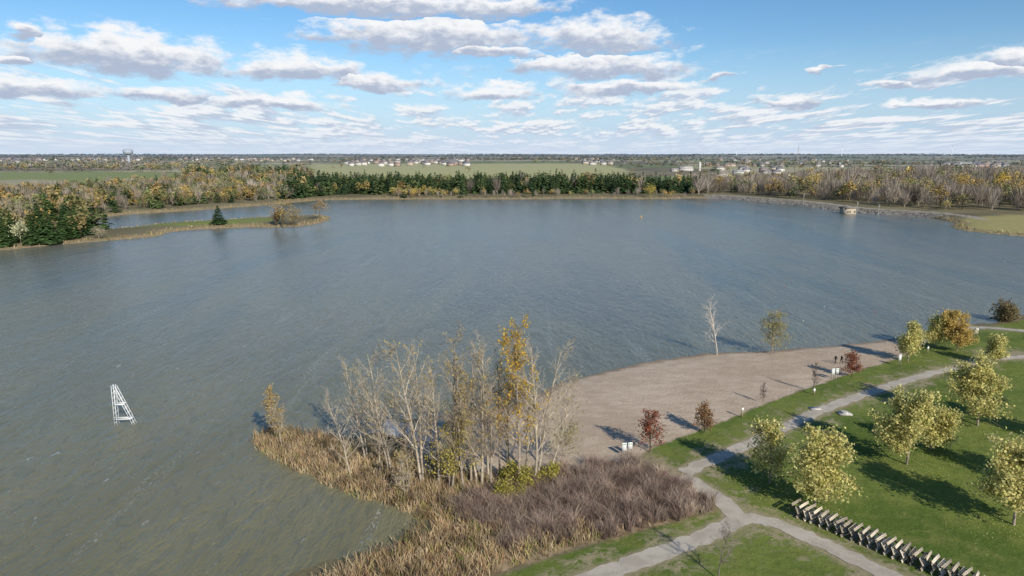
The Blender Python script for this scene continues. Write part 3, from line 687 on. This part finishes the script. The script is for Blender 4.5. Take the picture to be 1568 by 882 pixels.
V,F_=tubes([[0,0,.2],[0,0,.45]],[[0,0,.45],[0,0,.5]],np.array([.5,.5]),np.array([.5,.05]),16);build('cover',[(V,F_,[.5,.48,.45],0)],[M_conc],parent=e)
x,y=G(1248,626,.7);V,F_=box((0,0,.06),(1.6,1.1,.12));build('concrete_slab',[(V,F_,[.45,.43,.4],0)],[M_conc]).location=(x,y,hz(x,y)+.03)

# ---------------- stored picnic tables
wd=[.52,.45,.35]
def picnic():
    P=[]
    for k_ in range(5): P.append((*box((0,-.32+.16*k_,.74),(1.9,.14,.045)),wd,0))
    for s_ in(-1,1):
        for k_ in range(2): P.append((*box((0,s_*(.62+.15*k_),.44),(1.9,.13,.045)),wd,0))
    for xx in(-.65,.65):
        P.append((*box((xx,0,.69),(.09,.72,.045)),[.08,.07,.06],0));P.append((*box((xx+.05,0,.395),(.05,1.55,.09)),[.1,.085,.07],0))
        for s_ in(-1,1): P.append((*beam((xx,s_*.25,.70),(xx,s_*.62,.0),.05,.1),[.09,.08,.065],0))
    return P
a=np.array(G(1212,783,.7));b_=np.array(G(1500,905,.7));dv=b_-a;Lr=np.linalg.norm(dv);rz=math.atan2(dv[1],dv[0]);nt_=int(Lr/.82)
for k_ in range(nt_):
    c=a+dv*(k_+.5)/nt_;P=picnic();tone=random.choice([.6,.8,1,1.1,1.3])
    P=[(v_,f_,np.array(c_)*tone,m_) for v_,f_,c_,m_ in P]
    ob=build('picnic_table',P,[M_wood])
    tilt=math.radians(random.gauss(62,4))
    R=Matrix.Rotation(rz+math.pi/2+random.gauss(0,.07),4,'Z')@Matrix.Rotation(tilt,4,'X')
    zmin=min((R@v_.co).z for v_ in ob.data.vertices)
    ob.matrix_world=Matrix.Translation((c[0]+random.gauss(0,.06),c[1]+random.gauss(0,.06),hz(*c)-zmin+.01))@R

# ---------------- stored dock sections
def dock(name,u,v,l,w,rz,zoff,col,ry=0,rx=0):
    x,y=G(u,v,.5);P=[];n=int(l/.16)
    for k_ in range(n): P.append((*box((-l/2+(k_+.5)*l/n,0,.16+random.gauss(0,.004)),(l/n-.02,w,.04)),np.array(col)*random.uniform(.8,1.15),0))
    for s_ in(-1,0,1): P.append((*box((0,s_*(w/2-.06),.05),(l,.07,.17)),np.array(col)*.7,0))
    ob=build(name,P,[M_wood]);ob.location=(x,y,hz(x,y)+zoff);ob.rotation_euler=(rx,ry,rz);return ob
dock('dock_section',610,664,6.0,3.4,-.5,.8,[.66,.65,.63],0,.16);dock('dock_section',642,676,5,2.8,-.45,.6,[.58,.55,.51],.05,-.1)
for k_,(u,v) in enumerate([(640,694),(655,700),(670,704),(688,706),(702,712),(718,716),(648,716)]):
    dock('dock_section',u,v,5.8,1.2,-1.05+random.gauss(0,.06),.5+.4*(k_%2),[.44,.40,.35],random.gauss(0,.04),.9)
# buoys
P=[]
for u,v,c_ in [(1201,437,(.5,.1,.07)),(1293,444,(.5,.1,.07)),(1196,474,(.5,.1,.07)),(1262,470,(.55,.55,.55)),(1340,478,(.5,.1,.07)),(1230,492,(.55,.55,.55))]:
    x,y=G(u,v);pr=[(.03,-.1),(.10,-.05),(.14,.05),(.11,.13),(.05,.18),(.03,.24),(.01,.25)]
    V,F_=tubes([[x,y,a_[1]] for a_ in pr[:-1]],[[x,y,a_[1]] for a_ in pr[1:]],np.array([a_[0] for a_ in pr[:-1]]),np.array([a_[0] for a_ in pr[1:]]),10);P.append((V,F_,c_,0))
build('swim_buoys',P,[M_paint])
x,y=G(982,333);pr=[(.2,-.3),(.6,-.15),(.65,.2),(.35,.45),(.15,1.2),(.05,1.3)]
V,F_=tubes([[0,0,a_[1]] for a_ in pr[:-1]],[[0,0,a_[1]] for a_ in pr[1:]],np.array([a_[0] for a_ in pr[:-1]]),np.array([a_[0] for a_ in pr[1:]]),12)
build('marker_buoy',[(V,F_,[.6,.38,.08],0)],[M_paint]).location=(x,y,0)

# ---------------- people
M_cloth=colmat('cloth',.85,0,20,.15,0,.1)
def person(u,v,rz,jacket,pants,ph=1,hair=(.05,.03,.02)):
    x,y=G(u,v,.5);z=hz(x,y)
    J={};E=[]
    def a(n,p,r,par=None):
        J[n]=(len(J),p,r)
        if par: E.append((J[par][0],J[n][0]))
    a('pel',(0,0,.95),.14);a('sp',(0,0.01,1.12),.13,'pel');a('ch',(0,.01,1.34),.15,'sp');a('nk',(0,.02,1.50),.06,'ch');a('hd',(0,.0,1.62),.095,'nk');a('tp',(0,.01,1.71),.075,'hd')
    for s,n in((1,'L'),(-1,'R')):
        f=.20*s*ph
        a('hip'+n,(.1*s,0,.88),.105,'pel');a('kn'+n,(.1*s,-.03-f*.6,.50),.068,'hip'+n);a('an'+n,(.1*s,-f+ (.06 if f<0 else 0),.09),.045,'kn'+n);a('to'+n,(.11*s,-f-.17+(.06 if f<0 else 0),.035),.035,'an'+n)
        a('sh'+n,(.19*s,.01,1.41),.07,'ch');a('el'+n,(.25*s,.03+f*.5,1.13),.048,'sh'+n);a('wr'+n,(.24*s,-.06+f*1.0,.88),.032,'el'+n);a('ha'+n,(.24*s,-.08+f*1.1,.82),.036,'wr'+n)
    me=bpy.data.meshes.new('b');me.from_pydata([j[1] for j in J.values()],E,[])
    ob=bpy.data.objects.new('b',me);scene.collection.objects.link(ob)
    md=ob.modifiers.new('s','SKIN');sd_=ob.modifiers.new('u','SUBSURF');sd_.levels=2
    for k_,j in enumerate(J.values()): me.skin_vertices[0].data[k_].radius=(j[2],j[2])
    me.skin_vertices[0].data[0].use_root=True
    dg=bpy.context.evaluated_depsgraph_get();m2=bpy.data.meshes.new_from_object(ob.evaluated_get(dg))
    bpy.data.objects.remove(ob)
    n=len(m2.vertices);co=np.empty(n*3,np.float32);m2.vertices.foreach_get('co',co);co=co.reshape(-1,3)
    C_=np.tile(np.array(jacket,float),(n,1));zz=co[:,2];C_[zz<.93]=pants;C_[zz<.1]=(.03,.03,.03)
    arm=(np.abs(co[:,0])>.17)&(zz>.72);C_[arm]=jacket;C_[arm&(zz<.89)]=(.5,.3,.22)
    C_[zz>1.51]=(.5,.3,.22);C_[(zz>1.53)&((co[:,1]>.03)|(zz>1.70))]=hair
    at=m2.color_attributes.new('Col','FLOAT_COLOR','POINT');at.data.foreach_set('color',np.c_[C_,np.ones(n)].astype(np.float32).ravel())
    m2.materials.clear();m2.materials.append(M_cloth);m2.shade_smooth()
    e=empty('walking_person',(x,y,z),rz);bo=bpy.data.objects.new('body',m2);scene.collection.objects.link(bo);bo.parent=e
    P=[];sk=[.5,.3,.22]
    V,F_=tubes([[0,-.085,1.635]],[[0,-.125,1.605]],np.array([.012]),np.array([.018]),6);P.append((V,F_,sk,0))
    for s in(-1,1):
        P.append((*box((.032*s,-.092,1.64),(.022,.01,.012)),[.03,.03,.03],0));P.append((*box((.098*s,.01,1.63),(.02,.03,.055)),sk,0))
        f=.20*s*ph;hx,hy,hz_=.24*s,-.08+f*1.1,.80
        for k_ in range(4):
            yy=hy-.03+.02*k_;ln=[.035,.042,.045,.036][k_]
            V,F_=tubes([[hx,yy,hz_],[hx,yy,hz_-ln]],[[hx,yy,hz_-ln],[hx-.015*s,yy-.005,hz_-ln*1.8]],np.array([.01,.009]),np.array([.009,.006]),5);P.append((V,F_,sk,0))
        V,F_=tubes([[hx,hy-.03,hz_+.02],[hx-.01*s,hy-.055,hz_-.01]],[[hx-.01*s,hy-.055,hz_-.01],[hx-.015*s,hy-.06,hz_-.04]],np.array([.012,.01]),np.array([.01,.007]),5);P.append((V,F_,sk,0))
    P.append((*box((0,-.095,1.575),(.045,.008,.01)),[.35,.12,.1],0))
    build('face_and_fingers',P,[M_cloth],parent=e)
person(1279,557,-1.2,(.03,.035,.05),(.03,.035,.06),1);person(1288,557,-1.2,(.02,.02,.025),(.05,.05,.06),-1,(.12,.07,.03))

# ---------------- sun + sky
el=math.radians(30);S=Vector((.48,-.877,0)).normalized()*math.cos(el)+Vector((0,0,math.sin(el)))
sl=bpy.data.lights.new('sun','SUN');sl.energy=4.9;sl.angle=math.radians(.53);sl.color=(1,.93,.80)
so=bpy.data.objects.new('sun',sl);scene.collection.objects.link(so);so.rotation_euler=(-S).to_track_quat('-Z','Y').to_euler();so.location=(100,-200,300)
w=bpy.data.worlds.new('World');scene.world=w;w.use_nodes=True;nt=w.node_tree;nt.nodes.clear();N=nt.nodes;L=nt.links
w.cycles.sampling_method='NONE'
sky=nd('ShaderNodeTexSky',sky_type='NISHITA');sky.sun_disc=False;sky.sun_elevation=el;sky.sun_rotation=math.atan2(S.x,S.y);sky.altitude=300;sky.air_density=1.0;sky.dust_density=.3;sky.ozone_density=3.5
bg=nd('ShaderNodeBackground');bg.inputs[1].default_value=.12
hs=nd('ShaderNodeHueSaturation');hs.inputs['Saturation'].default_value=1.2;lk(sky.outputs[0],hs.inputs['Color']);lk(hs.outputs[0],bg.inputs[0])
tcn=nd('ShaderNodeTexCoord').outputs['Generated'];sx=nd('ShaderNodeSeparateXYZ');lk(tcn,sx.inputs[0])
AZ=M('MULTIPLY',M('ARCTAN2',sx.outputs[0],sx.outputs[1]),57.2958);EL=M('MULTIPLY',M('ARCSINE',sx.outputs[2]),57.2958)
cb=nd('ShaderNodeCombineXYZ');lk(AZ,cb.inputs[0]);lk(EL,cb.inputs[1]);AE=cb.outputs[0]
wn=noise(mapv(AE,(.20,.62,1)),1.0,4,.6)
wv=nd('ShaderNodeVectorMath',operation='SUBTRACT');lk(wn.outputs['Color'],wv.inputs[0]);wv.inputs[1].default_value=(.5,.5,.5)
wsx=nd('ShaderNodeVectorMath',operation='MULTIPLY');lk(wv.outputs[0],wsx.inputs[0]);wsx.inputs[1].default_value=(8,2.2,0)
wa=nd('ShaderNodeVectorMath',operation='ADD');lk(AE,wa.inputs[0]);lk(wsx.outputs[0],wa.inputs[1]);PW=wa.outputs[0]
def azel(u,v):
    xr=(u-784)/FPX;yd=(v-441)/FPX;d=Vector((xr,CP-yd*SP,-SP-yd*CP)).normalized()
    return math.degrees(math.atan2(d.x,d.y)),math.degrees(math.asin(d.z))
BL=[(52,50,42,18),(195,80,180,38),(20,90,50,10),(50,135,110,21),(240,140,95,15),(455,103,120,23),(575,124,85,15),(400,155,130,12),(660,50,200,40),(590,8,280,24),(750,78,100,14),(925,56,115,34),(905,98,165,27),(955,132,120,14),(757,140,75,17),(1195,153,70,8),(1105,118,35,7),(1490,112,140,15),(1545,92,70,17),(1355,130,45,7),(1440,155,95,8),(740,12,130,20),(1265,105,28,5)]
dmin=None
for (u,v,a_,b_2) in BL:
    az,e_=azel(u,v);az2,_=azel(u+a_,v);_,e2=azel(u,v-b_2);wd_=abs(az2-az);hu=abs(e2-e_)*1.25
    s1=nd('ShaderNodeVectorMath',operation='MULTIPLY_ADD');lk(PW,s1.inputs[0]);s1.inputs[1].default_value=(1/wd_,1/hu,0);s1.inputs[2].default_value=(-az/wd_,-(e_-.15*hu)/hu,0)
    s5=nd('ShaderNodeVectorMath',operation='LENGTH');lk(s1.outputs[0],s5.inputs[0]);ln=s5.outputs['Value']
    if dmin is None: dmin=ln;qv=s1.outputs[0]
    else:
        lt=M('LESS_THAN',ln,dmin);mx=nd('ShaderNodeMix',data_type='VECTOR');lk(lt,mx.inputs[0]);lk(qv,mx.inputs[4]);lk(s1.outputs[0],mx.inputs[5]);qv=mx.outputs[1];dmin=M('MINIMUM',dmin,ln)
s3=nd('ShaderNodeVectorMath',operation='MULTIPLY');lk(qv,s3.inputs[0]);s3.inputs[1].default_value=(-1,-1.7,0)
s4=nd('ShaderNodeVectorMath',operation='MAXIMUM');lk(qv,s4.inputs[0]);lk(s3.outputs[0],s4.inputs[1])
s5=nd('ShaderNodeVectorMath',operation='LENGTH');lk(s4.outputs[0],s5.inputs[0])
sp_=nd('ShaderNodeSeparateXYZ');lk(qv,sp_.inputs[0]);yv=sp_.outputs[1]
fn=noise(mapv(AE,(.5,1.2,1)),1.0,6,.6).outputs['Fac'];fn2=noise(mapv(AE,(.8,1.6,1)),1.0,4,.6).outputs['Fac']
D=M('ADD',M('SUBTRACT',1.0,s5.outputs['Value']),M('MULTIPLY',M('SUBTRACT',fn,.5),1.9))
al=SS(D,-.15,.50)
shd=SS(M('ADD',M('SUBTRACT',yv,M('MULTIPLY',D,.25)),M('MULTIPLY',M('SUBTRACT',fn2,.5),1.3)),-.45,.35)
# receding rows of cumulus low over the horizon (rows tighten with distance)
LE=M('MULTIPLY',M('LOGARITHM',M('ADD',M('MAXIMUM',EL,0.0),1.3),2.718),4.2)
XA=M('DIVIDE',M('MULTIPLY',AZ,.75),M('POWER',M('ADD',M('MAXIMUM',EL,0.0),1.3),.55))
def rows(dy):
    c2=nd('ShaderNodeCombineXYZ');lk(XA,c2.inputs[0]);lk(M('ADD',LE,dy),c2.inputs[1]);c2.inputs[2].default_value=3.7
    return noise(c2.outputs[0],.95,6,.58).outputs['Fac']
pA=rows(0.0);pB=rows(.22)
bias=M('MULTIPLY',SS(EL,6.0,1.5),.085)
dens=noise(mapv(AE,(.05,.25,1)),1.0,2,.5).outputs['Fac']
D2=M('ADD',M('ADD',pA,bias),M('MULTIPLY',M('SUBTRACT',dens,.5),.25))
al2=M('MULTIPLY',SS(D2,.49,.62),M('MULTIPLY',SS(EL,8.0,4.5),.92))
sh2=SS(M('SUBTRACT',pA,pB),-.07,.06)
cl1=mixc(shd,(4.4,5.1,6.5),(9.3,9.4,9.6));cl2=mixc(sh2,(5.2,6.0,7.4),(8.9,9.1,9.4))
bgc1=nd('ShaderNodeBackground');bgc1.inputs[1].default_value=.1;lk(cl1,bgc1.inputs[0])
bgc2=nd('ShaderNodeBackground');bgc2.inputs[1].default_value=.1;lk(cl2,bgc2.inputs[0])
bgh=nd('ShaderNodeBackground');bgh.inputs[1].default_value=.1;bgh.inputs[0].default_value=(4.4,6.1,8.6,1)
bgw=nd('ShaderNodeBackground');bgw.inputs[1].default_value=.1;bgw.inputs[0].default_value=(6.2,7.2,8.6,1)
m0=nd('ShaderNodeMixShader');lk(M('MULTIPLY',SS(EL,9.0,0.0),.8),m0.inputs[0]);lk(bg.outputs[0],m0.inputs[1]);lk(bgh.outputs[0],m0.inputs[2])
m1=nd('ShaderNodeMixShader');lk(al2,m1.inputs[0]);lk(m0.outputs[0],m1.inputs[1]);lk(bgc2.outputs[0],m1.inputs[2])
m3=nd('ShaderNodeMixShader');lk(M('MULTIPLY',SS(EL,2.2,0.0),.75),m3.inputs[0]);lk(m1.outputs[0],m3.inputs[1]);lk(bgw.outputs[0],m3.inputs[2])
m2=nd('ShaderNodeMixShader');lk(al,m2.inputs[0]);lk(m3.outputs[0],m2.inputs[1]);lk(bgc1.outputs[0],m2.inputs[2])
wo=nd('ShaderNodeOutputWorld');lk(m2.outputs[0],wo.inputs[0])

cam=bpy.data.cameras.new('camera');cam.lens=24;cam.sensor_width=36;cam.clip_end=30000;cam.clip_start=.5
co=bpy.data.objects.new('camera',cam);scene.collection.objects.link(co);co.location=(0,0,CAM_H);co.rotation_euler=(math.radians(90)-PITCH,0,0);scene.camera=co
scene.view_settings.view_transform='Standard';scene.view_settings.look='None';scene.view_settings.exposure=0
